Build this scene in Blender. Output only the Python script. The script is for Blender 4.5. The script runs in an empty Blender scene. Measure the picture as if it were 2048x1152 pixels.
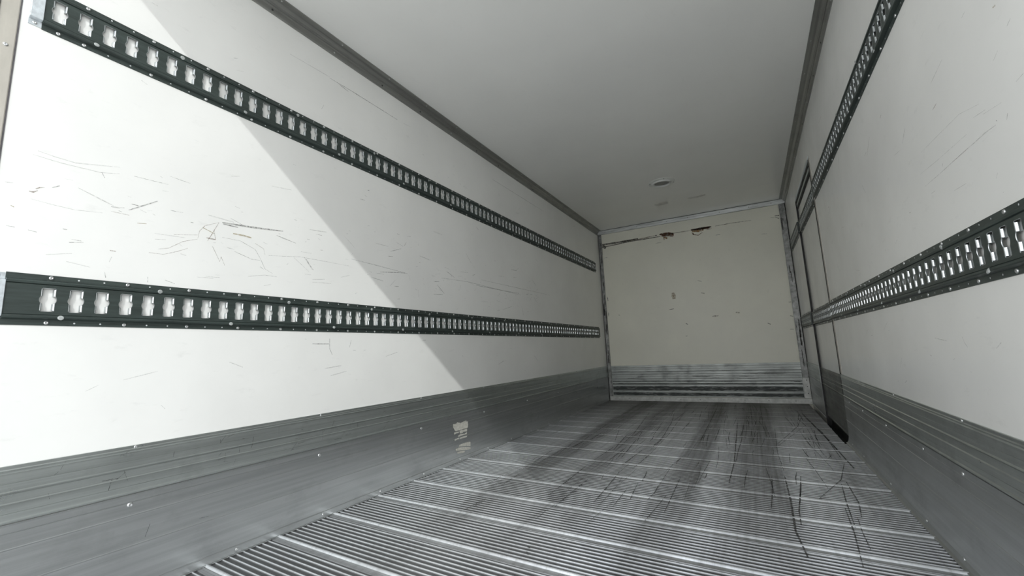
import bpy, bmesh, math, random
from mathutils import Matrix, Vector

random.seed(7)
SC = bpy.context.scene
COL = SC.collection

# ------------------------------------------------------------------ camera, sky, sun, exposure
W, H, D = 2.45, 2.530, 6.463          # inside of the load box: width, height, depth
Y0 = 0.337                            # rear edge of the box (the open doorway)

cam_data = bpy.data.cameras.new('camera')
cam_data.sensor_width = 36.0
cam_data.lens = 852.2968 / 2048 * 36.0
cam_data.clip_start = 0.02
cam = bpy.data.objects.new('camera', cam_data)
COL.objects.link(cam)
_r = Vector((0.8714844928601305, 0.48866364894929176, -0.04150442024513312))
_u = Vector((0.10805308027670352, -0.10877191850363507, 0.9881767056492249))
_f = Vector((-0.4783715193727962, 0.8656653556314946, 0.14759465272278852))
M = Matrix((( _r.x, _u.x, -_f.x, 1.90366), (_r.y, _u.y, -_f.y, 0.20700), (_r.z, _u.z, -_f.z, 0.75550), (0, 0, 0, 1)))
cam.matrix_world = M
SC.camera = cam

world = bpy.data.worlds.new('sky')
SC.world = world
world.use_nodes = True
wn = world.node_tree
wn.nodes.clear()
w_out = wn.nodes.new('ShaderNodeOutputWorld')
w_bg = wn.nodes.new('ShaderNodeBackground')
w_bg.inputs['Strength'].default_value = 2.1
# hazy daylight sky: pale at the horizon, deeper overhead
w_tc = wn.nodes.new('ShaderNodeTexCoord')
w_sep = wn.nodes.new('ShaderNodeSeparateXYZ')
w_rmp = wn.nodes.new('ShaderNodeValToRGB')
w_rmp.color_ramp.elements[0].position = 0.0
w_rmp.color_ramp.elements[0].color = (0.98, 0.98, 0.965, 1)
w_rmp.color_ramp.elements[1].position = 1.0
w_rmp.color_ramp.elements[1].color = (0.42, 0.46, 0.52, 1)
w_e = w_rmp.color_ramp.elements.new(0.30)
w_e.color = (0.68, 0.70, 0.715, 1)
wn.links.new(w_tc.outputs['Generated'], w_sep.inputs[0])
wn.links.new(w_sep.outputs['Z'], w_rmp.inputs['Fac'])
wn.links.new(w_rmp.outputs['Color'], w_bg.inputs['Color'])
wn.links.new(w_bg.outputs[0], w_out.inputs[0])

sun_data = bpy.data.lights.new('sun', 'SUN')
sun_data.energy = 0.95
sun_data.angle = math.radians(0.53)
sun_data.color = (0.975, 1.0, 0.985)
sun = bpy.data.objects.new('sun', sun_data)
COL.objects.link(sun)
sun.location = (8, -8, 10)
sun.rotation_euler = Vector((-0.78, 1.0, -0.814)).to_track_quat('-Z', 'Y').to_euler()

SC.view_settings.view_transform = 'Standard'
SC.view_settings.look = 'None'
SC.view_settings.gamma = 1.0
SC.view_settings.use_curve_mapping = False
SC.view_settings.exposure = 0.58
SC.cycles.max_bounces = 14
SC.cycles.diffuse_bounces = 10
SC.cycles.glossy_bounces = 6
SC.cycles.sample_clamp_indirect = 6.0

# ------------------------------------------------------------------ materials
def nodes(m):
    m.use_nodes = True
    nt = m.node_tree
    return nt, nt.nodes['Principled BSDF']

def new(nt, t, **kw):
    n = nt.nodes.new(t)
    for k, v in kw.items():
        setattr(n, k, v)
    return n

def coords(nt, scale=(1, 1, 1)):
    g = new(nt, 'ShaderNodeNewGeometry')
    mp = new(nt, 'ShaderNodeMapping')
    mp.inputs['Scale'].default_value = scale
    nt.links.new(g.outputs['Position'], mp.inputs['Vector'])
    return mp.outputs['Vector']

def noise(nt, scale, vec, detail=4, rough=0.55):
    n = new(nt, 'ShaderNodeTexNoise')
    n.inputs['Scale'].default_value = scale
    n.inputs['Detail'].default_value = detail
    n.inputs['Roughness'].default_value = rough
    nt.links.new(vec, n.inputs['Vector'])
    return n.outputs['Fac']

def ramp(nt, fac, stops, interp='LINEAR'):
    r = new(nt, 'ShaderNodeValToRGB')
    r.color_ramp.interpolation = interp
    e = r.color_ramp.elements
    while len(e) > 1:
        e.remove(e[-1])
    e[0].position, e[0].color = stops[0][0], c4(stops[0][1])
    for p, c in stops[1:]:
        x = e.new(p)
        x.color = c4(c)
    nt.links.new(fac, r.inputs['Fac'])
    return r.outputs['Color']

def c4(c):
    return (c, c, c, 1) if isinstance(c, (int, float)) else (c[0], c[1], c[2], 1)

def mix(nt, fac, a, b, mode='MIX'):
    n = new(nt, 'ShaderNodeMix', data_type='RGBA', blend_type=mode)
    for sock, v in ((n.inputs[0], fac), (n.inputs[6], a), (n.inputs[7], b)):
        if hasattr(v, 'links'):
            nt.links.new(v, sock)
        else:
            sock.default_value = v if sock == n.inputs[0] else c4(v)
    return n.outputs[2]

def math_node(nt, op, a, b=0.0, clamp=False):
    n = new(nt, 'ShaderNodeMath', operation=op, use_clamp=clamp)
    for i, v in enumerate((a, b)):
        if hasattr(v, 'links'):
            nt.links.new(v, n.inputs[i])
        else:
            n.inputs[i].default_value = v
    return n.outputs[0]

def bump(nt, b, h, strength, dist=0.001):
    n = new(nt, 'ShaderNodeBump')
    n.inputs['Strength'].default_value = strength
    n.inputs['Distance'].default_value = dist
    nt.links.new(h, n.inputs['Height'])
    nt.links.new(n.outputs[0], b.inputs['Normal'])

def mat_simple(name, col, metal=0.0, rough=0.5, var=0.0, scale=(1, 1, 1), nscale=8, spec=0.5, bumps=0.0, col2=None):
    m = bpy.data.materials.new(name)
    nt, b = nodes(m)
    b.inputs['Metallic'].default_value = metal
    b.inputs['Roughness'].default_value = rough
    b.inputs['Specular IOR Level'].default_value = spec
    v = coords(nt, scale)
    f = noise(nt, nscale, v, 6, 0.62)
    dark = col2 or tuple(x * (1 - var) for x in col)
    light = tuple(min(1, x * (1 + var * .5)) for x in col)
    nt.links.new(ramp(nt, f, [(0.32, dark), (0.68, light)]), b.inputs['Base Color'])
    if bumps:
        bump(nt, b, f, bumps)
    return m

def mat_panel(name, col, rough, dirt):
    """glossy glass-fibre panel: faint large cloudiness, fine grime specks"""
    m = bpy.data.materials.new(name)
    nt, b = nodes(m)
    b.inputs['Specular IOR Level'].default_value = 0.5
    v = coords(nt)
    big = noise(nt, 1.6, v, 5)
    fine = noise(nt, 26, coords(nt, (1, 0.35, 1)), 6, 0.7)
    c1 = mix(nt, ramp(nt, big, [(0.35, 0.0), (0.7, 1.0)]), tuple(x * (1 - dirt * .25) for x in col), col)
    c2 = mix(nt, ramp(nt, fine, [(0.60, 0.0), (0.80, dirt)]), c1, tuple(x * .62 for x in col))
    nt.links.new(c2, b.inputs['Base Color'])
    nt.links.new(ramp(nt, big, [(0.3, rough * .85), (0.7, rough * 1.25)]), b.inputs['Roughness'])
    return m

def mat_brushed(name, col, metal, rough, var, streak=(1, 0.02, 1), nscale=60, spots=0.3):
    """mill-finish aluminium: streaks along the extrusion plus dull spots"""
    m = bpy.data.materials.new(name)
    nt, b = nodes(m)
    b.inputs['Metallic'].default_value = metal
    st = noise(nt, nscale, coords(nt, streak), 4, 0.6)
    sp = noise(nt, 7, coords(nt, (1, .6, 1)), 6, 0.66)
    c1 = ramp(nt, st, [(0.3, tuple(x * (1 - var) for x in col)), (0.7, tuple(x * (1 + var * .4) for x in col))])
    c2 = mix(nt, ramp(nt, sp, [(0.54, 0.0), (0.74, spots)]), c1, tuple(x * .45 for x in col))
    nt.links.new(c2, b.inputs['Base Color'])
    nt.links.new(ramp(nt, sp, [(0.3, rough * .85), (0.7, min(1, rough * 1.3))]), b.inputs['Roughness'])
    return m

def mat_floor():
    m = bpy.data.materials.new('worn_ribbed_aluminium')
    nt, b = nodes(m)
    b.inputs['Metallic'].default_value = 0.70
    g = new(nt, 'ShaderNodeNewGeometry')
    sep = new(nt, 'ShaderNodeSeparateXYZ')
    nt.links.new(g.outputs['Position'], sep.inputs[0])
    X, Y, Z = sep.outputs
    wob = noise(nt, 1.0, coords(nt, (5.0, 1.1, 1)), 5, 0.6)
    xx = math_node(nt, 'ADD', X, math_node(nt, 'MULTIPLY', math_node(nt, 'SUBTRACT', wob, 0.5), 0.16))
    xn = math_node(nt, 'DIVIDE', xx, 2.45)
    S = lambda x: x / 2.45
    band = ramp(nt, xn, [(0.0, .25), (S(.10), .05), (S(.36), .0), (S(.47), .2), (S(.53), 1.0), (S(.66), .9), (S(.74), .35), (S(.82), .2),
                         (S(.90), .85), (S(.98), .7), (S(1.04), .2), (S(1.14), .45), (S(1.2), .1), (S(1.36), .15), (S(1.42), .9), (S(1.53), .95),
                         (S(1.60), .2), (S(1.68), .35), (S(1.77), .95), (S(1.95), 1.0), (S(2.0), .35), (S(2.06), .0), (S(2.2), .05), (S(2.3), .5), (S(2.36), .35)])
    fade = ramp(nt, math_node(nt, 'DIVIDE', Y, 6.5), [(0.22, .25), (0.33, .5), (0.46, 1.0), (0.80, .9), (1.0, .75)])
    streak = noise(nt, 1.0, coords(nt, (38, 0.8, 1)), 6, 0.65)
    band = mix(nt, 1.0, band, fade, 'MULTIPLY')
    dark = math_node(nt, 'MULTIPLY', band, math_node(nt, 'ADD', math_node(nt, 'MULTIPLY', streak, 0.9), 0.45), clamp=True)
    grime = ramp(nt, noise(nt, 3.2, coords(nt, (1.6, 1, 1)), 7, 0.7), [(0.38, 0.0), (0.72, 1.0)])
    strk = ramp(nt, streak, [(0.50, 0.0), (0.70, 1.0)])
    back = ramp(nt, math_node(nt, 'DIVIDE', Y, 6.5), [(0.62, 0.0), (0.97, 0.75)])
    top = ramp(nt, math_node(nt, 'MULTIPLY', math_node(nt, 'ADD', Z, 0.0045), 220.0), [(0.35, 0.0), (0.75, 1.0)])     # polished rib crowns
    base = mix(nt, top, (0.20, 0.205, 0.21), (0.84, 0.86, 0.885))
    base = mix(nt, math_node(nt, 'MULTIPLY', grime, 0.35), base, (0.16, 0.155, 0.142))
    base = mix(nt, math_node(nt, 'MULTIPLY', strk, 0.28), base, (0.12, 0.115, 0.11))
    base = mix(nt, math_node(nt, 'MULTIPLY', dark, 0.72), base, (0.072, 0.070, 0.064))
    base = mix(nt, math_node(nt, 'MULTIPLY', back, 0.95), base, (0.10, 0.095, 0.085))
    nt.links.new(base, b.inputs['Base Color'])
    r = math_node(nt, 'ADD', 0.29, math_node(nt, 'MULTIPLY', dark, 0.22))
    r = math_node(nt, 'ADD', r, math_node(nt, 'MULTIPLY', grime, 0.12))
    nt.links.new(r, b.inputs['Roughness'])
    bump(nt, b, noise(nt, 160, coords(nt), 3), 0.25, 0.0008)
    return m

def mat_mark(name, col, density, nscale=90, streak=(1, 1, 1), lo=0.30, hi=0.62):
    """thin scuff: broken-up pigment lying on the surface"""
    m = bpy.data.materials.new(name)
    nt, b = nodes(m)
    b.inputs['Base Color'].default_value = c4(col)
    b.inputs['Roughness'].default_value = 0.6
    f = noise(nt, nscale, coords(nt, streak), 5, 0.75)
    nt.links.new(ramp(nt, f, [(lo, 0.0), (hi, density)]), b.inputs['Alpha'])
    return m

MAT = {
    'wall': mat_panel('white_glassfibre_panel', (0.915, 0.912, 0.885), 0.19, 0.30),
    'ceil': mat_panel('white_ceiling_panel', (0.925, 0.922, 0.895), 0.20, 0.14),
    'back': mat_panel('cream_aged_panel', (0.86, 0.85, 0.745), 0.38, 0.30),
    'alu': mat_brushed('mill_aluminium', (0.48, 0.495, 0.495), 0.85, 0.32, 0.16),
    'alu_rib': mat_brushed('scuffed_ribbed_aluminium', (0.52, 0.55, 0.535), 0.84, 0.31, 0.20, spots=0.45),
    'alu_back': mat_brushed('grimy_ribbed_aluminium', (0.36, 0.38, 0.37), 0.8, 0.45, 0.2, (0.02, 1, 1), 60, spots=0.5),
    'alu_dark': mat_brushed('dark_aluminium', (0.22, 0.225, 0.215), 0.7, 0.42, 0.35, spots=0.5),
    'cove': mat_brushed('dull_cove_aluminium', (0.36, 0.36, 0.34), 0.70, 0.38, 0.22, spots=0.4),
    'post': mat_simple('streaked_steel_frame', (0.34, 0.345, 0.34), 0.6, 0.45, 0.0, (1, 1, 1), 16, col2=(0.13, 0.135, 0.13)),
    'rail': mat_simple('bright_steel_rail', (0.64, 0.66, 0.66), 0.5, 0.42, 0.40, (.4, 1, 3), 9),
    'plate': mat_simple('pale_steel_plate', (0.56, 0.57, 0.55), 0.4, 0.5, 0.25, (1, 1, 1), 20),
    'track': mat_simple('green_grey_painted_steel', (0.045, 0.060, 0.055), 0.10, 0.38, 0.35, (1, .15, 2), 40),
    'lip': mat_simple('bare_galvanised_steel', (0.58, 0.61, 0.62), 0.95, 0.24, 0.2, (1, 1, 1), 60),
    'cap': mat_simple('pale_galvanised_cap', (0.70, 0.75, 0.78), 0.5, 0.42, 0.25, (1, 1, 1), 50),
    'rivet': mat_simple('aluminium_rivet', (0.72, 0.73, 0.73), 0.85, 0.30, 0.2, (1, 1, 1), 60),
    'rivet_dark': mat_simple('dark_rivet', (0.05, 0.05, 0.05), 0.3, 0.5, 0.2, (1, 1, 1), 60),
    'hole': mat_simple('white_seen_through_hole', (0.72, 0.74, 0.75), 0.0, 0.5, 0.1),
    'plug': mat_simple('grey_plastic_plug', (0.42, 0.44, 0.43), 0.1, 0.45, 0.2, (1, 1, 1), 80),
    'gasket': mat_simple('black_rubber_gasket', (0.012, 0.012, 0.012), 0.0, 0.6, 0.2),
    'seam': mat_simple('grey_sealant', (0.20, 0.19, 0.20), 0.0, 0.6, 0.2),
    'reveal': mat_simple('pale_door_edge', (0.50, 0.47, 0.43), 0.1, 0.5, 0.25, (1, 1, 1), 20),
    'beige': mat_simple('beige_anodised_post', (0.56, 0.53, 0.47), 0.35, 0.42, 0.12, (1, 1, .3), 20),
    'black': mat_simple('dark_well', (0.010, 0.010, 0.010), 0.0, 0.7, 0.2),
    'bezel': mat_simple('grey_white_lamp_bezel', (0.80, 0.81, 0.78), 0.0, 0.35, 0.08),
    'lens': mat_simple('dull_grey_lens', (0.22, 0.22, 0.21), 0.0, 0.35, 0.12, (1, 1, 1), 30),
    'paper': mat_simple('torn_paper', (0.52, 0.51, 0.46), 0.0, 0.8, 0.25, (1, 1, 1), 60),
    'ground': mat_simple('pale_concrete_yard', (0.74, 0.73, 0.70), 0.0, 0.9, 0.08, (1, 1, 1), 1.2),
    'floor': mat_floor(),
    'm_g': mat_mark('grey_scuff', (0.24, 0.24, 0.23), 0.75),
    'm_f': mat_mark('faint_grey_scuff', (0.38, 0.38, 0.37), 0.42),
    'm_b': mat_mark('brown_scuff', (0.28, 0.21, 0.16), 0.75),
    'm_y': mat_mark('ochre_scuff', (0.45, 0.38, 0.24), 0.8),
    'm_k': mat_mark('black_grime', (0.03, 0.027, 0.022), 1.0, 120, (1, 1, 1), .34, .56),
    'm_r': mat_mark('dark_rust', (0.11, 0.045, 0.016), 1.0, 60, (1, 1, 1), .30, .50),
    'm_o': mat_mark('orange_rust', (0.34, 0.19, 0.07), 0.95, 60, (1, 1, 1), .34, .55),
    'm_s': mat_mark('ochre_stain', (0.42, 0.33, 0.20), 0.6, 50),
    'm_c': mat_mark('faint_ceiling_stain', (0.48, 0.42, 0.38), .40, 14, (1, 2, 1), .30, .70),
    'm_q': mat_mark('mottled_dark_band', (0.045, 0.052, 0.05), .93, 9, (1, 1, 5), .28, .52),
    'm_fk': mat_mark('floor_scrape', (0.045, 0.042, 0.038), 1.0, 70),
}

# ------------------------------------------------------------------ helpers
def link(name, me, m, parent=None, label=None, cat=None, group=None, kind=None):
    o = bpy.data.objects.new(name, me)
    COL.objects.link(o)
    if me is not None and m is not None and not me.materials:
        me.materials.append(MAT[m])
    if parent is not None:
        o.parent = parent
    for k, v in (('label', label), ('category', cat), ('group', group), ('kind', kind)):
        if v:
            o[k] = v
    return o

def mesh(name, verts, faces, recalc=True, smooth=False):
    me = bpy.data.meshes.new(name)
    me.from_pydata(verts, [], faces)
    bm = bmesh.new()
    bm.from_mesh(me)
    if recalc:
        bmesh.ops.remove_doubles(bm, verts=bm.verts, dist=1e-6)
        bmesh.ops.recalc_face_normals(bm, faces=bm.faces)
    if smooth:
        for f in bm.faces:
            f.smooth = True
    bm.to_mesh(me)
    bm.free()
    return me

class MB:
    """collects pieces of geometry into one mesh"""
    def __init__(s):
        s.v, s.f = [], []
    def add(s, verts, faces):
        n = len(s.v)
        s.v += verts
        s.f += [tuple(i + n for i in f) for f in faces]
        return s
    def box(s, x0, x1, y0, y1, z0, z1):
        v = [(x, y, z) for x in (x0, x1) for y in (y0, y1) for z in (z0, z1)]
        return s.add(v, [(0, 1, 3, 2), (4, 6, 7, 5), (0, 4, 5, 1), (2, 3, 7, 6), (0, 2, 6, 4), (1, 5, 7, 3)])
    def prism(s, prof, axis, a, b):
        """closed 2-D profile swept along an axis from a to b"""
        def P(p, t):
            return (t, p[0], p[1]) if axis == 0 else (p[0], t, p[1]) if axis == 1 else (p[0], p[1], t)
        n = len(prof)
        v = [P(p, a) for p in prof] + [P(p, b) for p in prof]
        f = [tuple(range(n)), tuple(range(2 * n - 1, n - 1, -1))]
        f += [(i, (i + 1) % n, n + (i + 1) % n, n + i) for i in range(n)]
        return s.add(v, f)
    def build(s, name, m, parent=None, smooth=False, **kw):
        return link(name, mesh(name, s.v, s.f, True, smooth), m, parent, **kw)

def empty(name, loc, label=None, cat=None, group=None, kind=None):
    o = link(name, None, None, None, label, cat, group, kind)
    o.location = loc
    o.empty_display_size = 0.1
    return o

def bevel(o, w=0.002, seg=2):
    md = o.modifiers.new('edge', 'BEVEL')
    md.width, md.segments, md.limit_method = w, seg, 'ANGLE'
    return o

def rivet_mesh(name, r, h, axis, sgn, m):
    """domed blind rivet with a sunken mandrel hole, dome towards sgn*axis"""
    rings = [(r, 0), (r, h * .25), (r * .8, h * .75), (r * .38, h), (r * .26, h * .55)]
    n = 10
    v, f = [], []
    for rr, hh in rings:
        for k in range(n):
            a = 2 * math.pi * k / n
            c, s_ = rr * math.cos(a), rr * math.sin(a)
            v.append({0: (sgn * hh, c, s_), 1: (c, sgn * hh, s_), 2: (c, s_, sgn * hh)}[axis])
    for j in range(len(rings) - 1):
        for k in range(n):
            f.append((j * n + k, j * n + (k + 1) % n, (j + 1) * n + (k + 1) % n, (j + 1) * n + k))
    f.append(tuple(range((len(rings) - 1) * n, len(rings) * n)))
    me = mesh(name, v, f)
    for p in me.polygons:
        p.use_smooth = len(p.vertices) == 4
    me.materials.append(MAT[m])
    return me

RV = {(a, s, m, r): None for a in () for s in () for m in () for r in ()}
def rivet(parent, loc, axis, sgn, r=0.0075, m='rivet', name='rivet'):
    key = (axis, sgn, m, r)
    if key not in RV:
        RV[key] = rivet_mesh('rivet', r, r * .5, axis, sgn, m)
    o = link(name, RV[key], None, parent)
    o.location = loc
    return o

def strip(mb, pts, w, axis, off, sgn, taper=True, rnd=random):
    """flat ribbon along a polyline on the plane axis=off, sunk to a hair above it"""
    P = []
    for (a, b), (c, d) in zip(pts[:-1], pts[1:]):
        L = math.hypot(c - a, d - b)
        n = max(1, int(L / 0.03))
        for k in range(n):
            P.append((a + (c - a) * k / n, b + (d - b) * k / n))
    P.append(pts[-1])
    n = len(P)
    vs = []
    for i, (a, b) in enumerate(P):
        q0, q1 = P[max(0, i - 1)], P[min(n - 1, i + 1)]
        dx, dy = q1[0] - q0[0], q1[1] - q0[1]
        L = math.hypot(dx, dy) or 1
        t = i / (n - 1)
        ww = w * (0.35 + 0.65 * math.sin(math.pi * min(1, max(0, .12 + .76 * t)))) if taper else w
        ww *= rnd.uniform(.8, 1.2) * .5
        for s in (-1, 1):
            u, v = a - s * dy / L * ww, b + s * dx / L * ww
            vs.append({0: (off, u, v), 1: (u, off, v), 2: (u, v, off)}[axis])
    mb.add(vs, [(2 * i, 2 * i + 1, 2 * i + 3, 2 * i + 2) for i in range(n - 1)])

def marks(data, axis, off, sgn, parent, name='scuff_marks', extra=None, remap=None):
    by = {}
    for pts, w, c in data:
        by.setdefault(c, MB())
        strip(by[c], pts, w, axis, off, sgn)
    for c, mb in (extra or {}).items():
        by.setdefault(c, MB()).add(mb.v, mb.f)
    for c, mb in by.items():
        nm = {'r': 'rust_stain', 'o': 'rust_stain', 'k': 'grime_streak'}.get(c, name)
        link(nm, mesh(nm, mb.v, mb.f, False), 'm_' + (remap or {}).get(c, c), parent, kind='stuff')

# ------------------------------------------------------------------ marks: polylines on the walls and floor (metres)
LEFT_MARKS = [([(1.139,1.347),(1.266,1.356),(1.409,1.371)], 0.0076, 'g'),
    ([(1.144,1.342),(1.204,1.341)], 0.0055, 'g'),
    ([(1.185,1.309),(1.226,1.31),(1.263,1.307)], 0.0076, 'y'),
    ([(1.053,1.259),(1.057,1.29),(1.076,1.318),(1.127,1.344)], 0.0016, 'b'),
    ([(1.127,1.344),(1.099,1.279),(1.088,1.256)], 0.0022, 'b'),
    ([(1.083,1.268),(1.101,1.268),(1.118,1.268)], 0.0049, 'b'),
    ([(1.11,1.313),(1.117,1.27)], 0.0022, 'b'),
    ([(1.067,1.308),(1.112,1.292)], 0.0044, 'y'),
    ([(0.925,1.19),(0.957,1.2),(1.003,1.236),(1.053,1.256)], 0.0014, 'b'),
    ([(0.898,1.172),(0.943,1.173),(0.989,1.194),(1.021,1.212)], 0.0014, 'b'),
    ([(1.108,1.237),(1.139,1.178),(1.143,1.199),(1.159,1.165)], 0.0022, 'b'),
    ([(1.28,1.285),(1.32,1.267),(1.327,1.24)], 0.0016, 'b'),
    ([(1.143,1.283),(1.217,1.283),(1.282,1.257),(1.305,1.222),(1.33,1.175),(1.367,1.158)], 0.0014, 'g'),
    ([(0.781,1.315),(0.817,1.32)], 0.0022, 'g'),
    ([(0.836,1.34),(0.854,1.34)], 0.0027, 'g'),
    ([(0.782,1.298),(0.832,1.297)], 0.0019, 'b'),
    ([(0.836,1.446),(0.879,1.447),(0.941,1.449)], 0.0014, 'g'),
    ([(0.943,1.484),(1.014,1.478)], 0.0016, 'g'),
    ([(1.536,1.256),(1.557,1.228),(1.578,1.206)], 0.0022, 'g'),
    ([(0.954,1.076),(0.986,1.066)], 0.0022, 'g'),
    ([(0.901,1.081),(0.902,1.061)], 0.0022, 'g'),
    ([(0.781,1.082),(0.785,1.063)], 0.0027, 'g'),
    ([(0.857,1.274),(0.884,1.278)], 0.0038, 'y'),
    ([(1.164,1.243),(1.194,1.24)], 0.0022, 'g'),
    ([(1.194,1.232),(1.268,1.21),(1.306,1.211)], 0.0016, 'g'),
    ([(0.955,1.349),(0.996,1.351)], 0.0027, 'g'),
    ([(1.092,1.109),(1.143,1.11)], 0.0016, 'g'),
    ([(1.258,1.131),(1.331,1.147),(1.388,1.146)], 0.0014, 'g'),
    ([(1.573,1.158),(1.644,1.168)], 0.0022, 'g'),
    ([(1.573,1.143),(1.623,1.147)], 0.0016, 'g'),
    ([(1.344,1.24),(1.502,1.262),(1.797,1.262)], 0.0011, 'g'),
    ([(0.971,1.256),(1.052,1.273)], 0.0016, 'b'),
    ([(0.913,1.226),(0.947,1.231)], 0.0016, 'g'),
    ([(0.789,1.159),(0.805,1.159)], 0.0033, 'b'),
    ([(0.586,1.309),(0.595,1.309),(0.604,1.317)], 0.0047, 'b'),
    ([(0.599,1.321),(0.608,1.328),(0.619,1.332)], 0.0035, 'b'),
    ([(0.536,1.322),(0.552,1.324)], 0.0019, 'g'),
    ([(0.55,1.19),(0.567,1.189)], 0.0023, 'g'),
    ([(0.594,1.187),(0.613,1.184)], 0.0023, 'g'),
    ([(0.691,1.178),(0.716,1.177)], 0.0023, 'g'),
    ([(0.594,1.445),(0.633,1.44),(0.681,1.438),(0.794,1.465)], 0.0023, 'f'),
    ([(0.584,1.429),(0.647,1.425),(0.745,1.427),(0.795,1.441)], 0.0023, 'f'),
    ([(0.591,1.286),(0.639,1.281),(0.691,1.278),(0.76,1.286)], 0.0016, 'f'),
    ([(0.553,1.254),(0.56,1.25)], 0.0031, 'y'),
    ([(0.837,1.34),(0.857,1.339)], 0.0023, 'g'),
    ([(0.781,1.314),(0.805,1.315)], 0.0019, 'g'),
    ([(1.811,1.304),(1.995,1.297),(2.256,1.284)], 0.0020, 'g'),
    ([(2.024,1.261),(2.143,1.275),(2.239,1.284)], 0.0032, 'g'),
    ([(2.609,1.301),(2.923,1.313),(3.825,1.292)], 0.0024, 'g'),
    ([(3.048,1.299),(3.481,1.3),(3.789,1.306)], 0.0032, 'g'),
    ([(3.131,1.354),(4.512,1.357)], 0.0020, 'g'),
    ([(1.681,0.862),(1.682,0.811),(1.699,0.778)], 0.0024, 'g'),
    ([(1.524,1.264),(1.571,1.207)], 0.0024, 'g'),
    ([(3.468,1.128),(3.636,1.169)], 0.0040, 'f'),
    ([(1.818,0.853),(1.807,0.814)], 0.0032, 'g'),
    ([(2.358,1.189),(2.366,1.141)], 0.0024, 'f'),
    ([(1.409,2.307),(1.645,2.317)], 0.0028, 'f'),
    ([(1.645,2.311),(1.803,2.315),(2.17,2.314)], 0.0037, 'g'),
    ([(1.7,2.31),(1.773,2.299)], 0.0037, 'g'),
    ([(3.364,2.312),(4.427,2.311)], 0.0028, 'g'),
    ([(2.219,2.315),(2.3,2.323)], 0.0019, 'f')]
RIGHT_MARKS = [([(2.038,1.233),(1.908,1.231),(1.809,1.232),(1.712,1.232)], 0.0019, 'f'),
    ([(1.712,1.232),(1.673,1.231),(1.622,1.232),(1.568,1.228)], 0.0024, 'f'),
    ([(1.815,1.232),(1.712,1.232)], 0.0013, 'b'),
    ([(2.058,1.282),(1.925,1.274),(1.707,1.267)], 0.0013, 'f'),
    ([(1.839,1.155),(1.76,1.151)], 0.0013, 'f'),
    ([(2.016,1.342),(1.892,1.338),(1.724,1.332),(1.619,1.307)], 0.0013, 'f'),
    ([(1.612,1.276),(1.527,1.263)], 0.0013, 'f'),
    ([(2.264,1.432),(2.186,1.423)], 0.0013, 'f'),
    ([(1.615,1.114),(1.604,1.124)], 0.0022, 'f'),
    ([(1.564,1.237),(1.559,1.233)], 0.0022, 'g'),
    ([(1.997,1.196),(1.964,1.195)], 0.0022, 'f'),
    ([(1.601,1.073),(1.594,1.075)], 0.0022, 'f'),
    ([(1.449,1.398),(1.432,1.404)], 0.0025, 'f'),
    ([(1.482,1.467),(1.471,1.465)], 0.0059, 'y'),
    ([(1.613,1.537),(1.592,1.54)], 0.0025, 'f'),
    ([(1.462,1.276),(1.432,1.278)], 0.0020, 'f'),
    ([(1.523,1.363),(1.499,1.373)], 0.0020, 'f'),
    ([(1.977,0.744),(1.968,0.726),(1.953,0.713)], 0.0017, 'g'),
    ([(2.271,0.681),(2.261,0.679)], 0.0029, 'g'),
    ([(1.965,0.642),(1.961,0.64)], 0.0034, 'f'),
    ([(2.608,0.689),(2.597,0.696)], 0.0015, 'f')]
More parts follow.
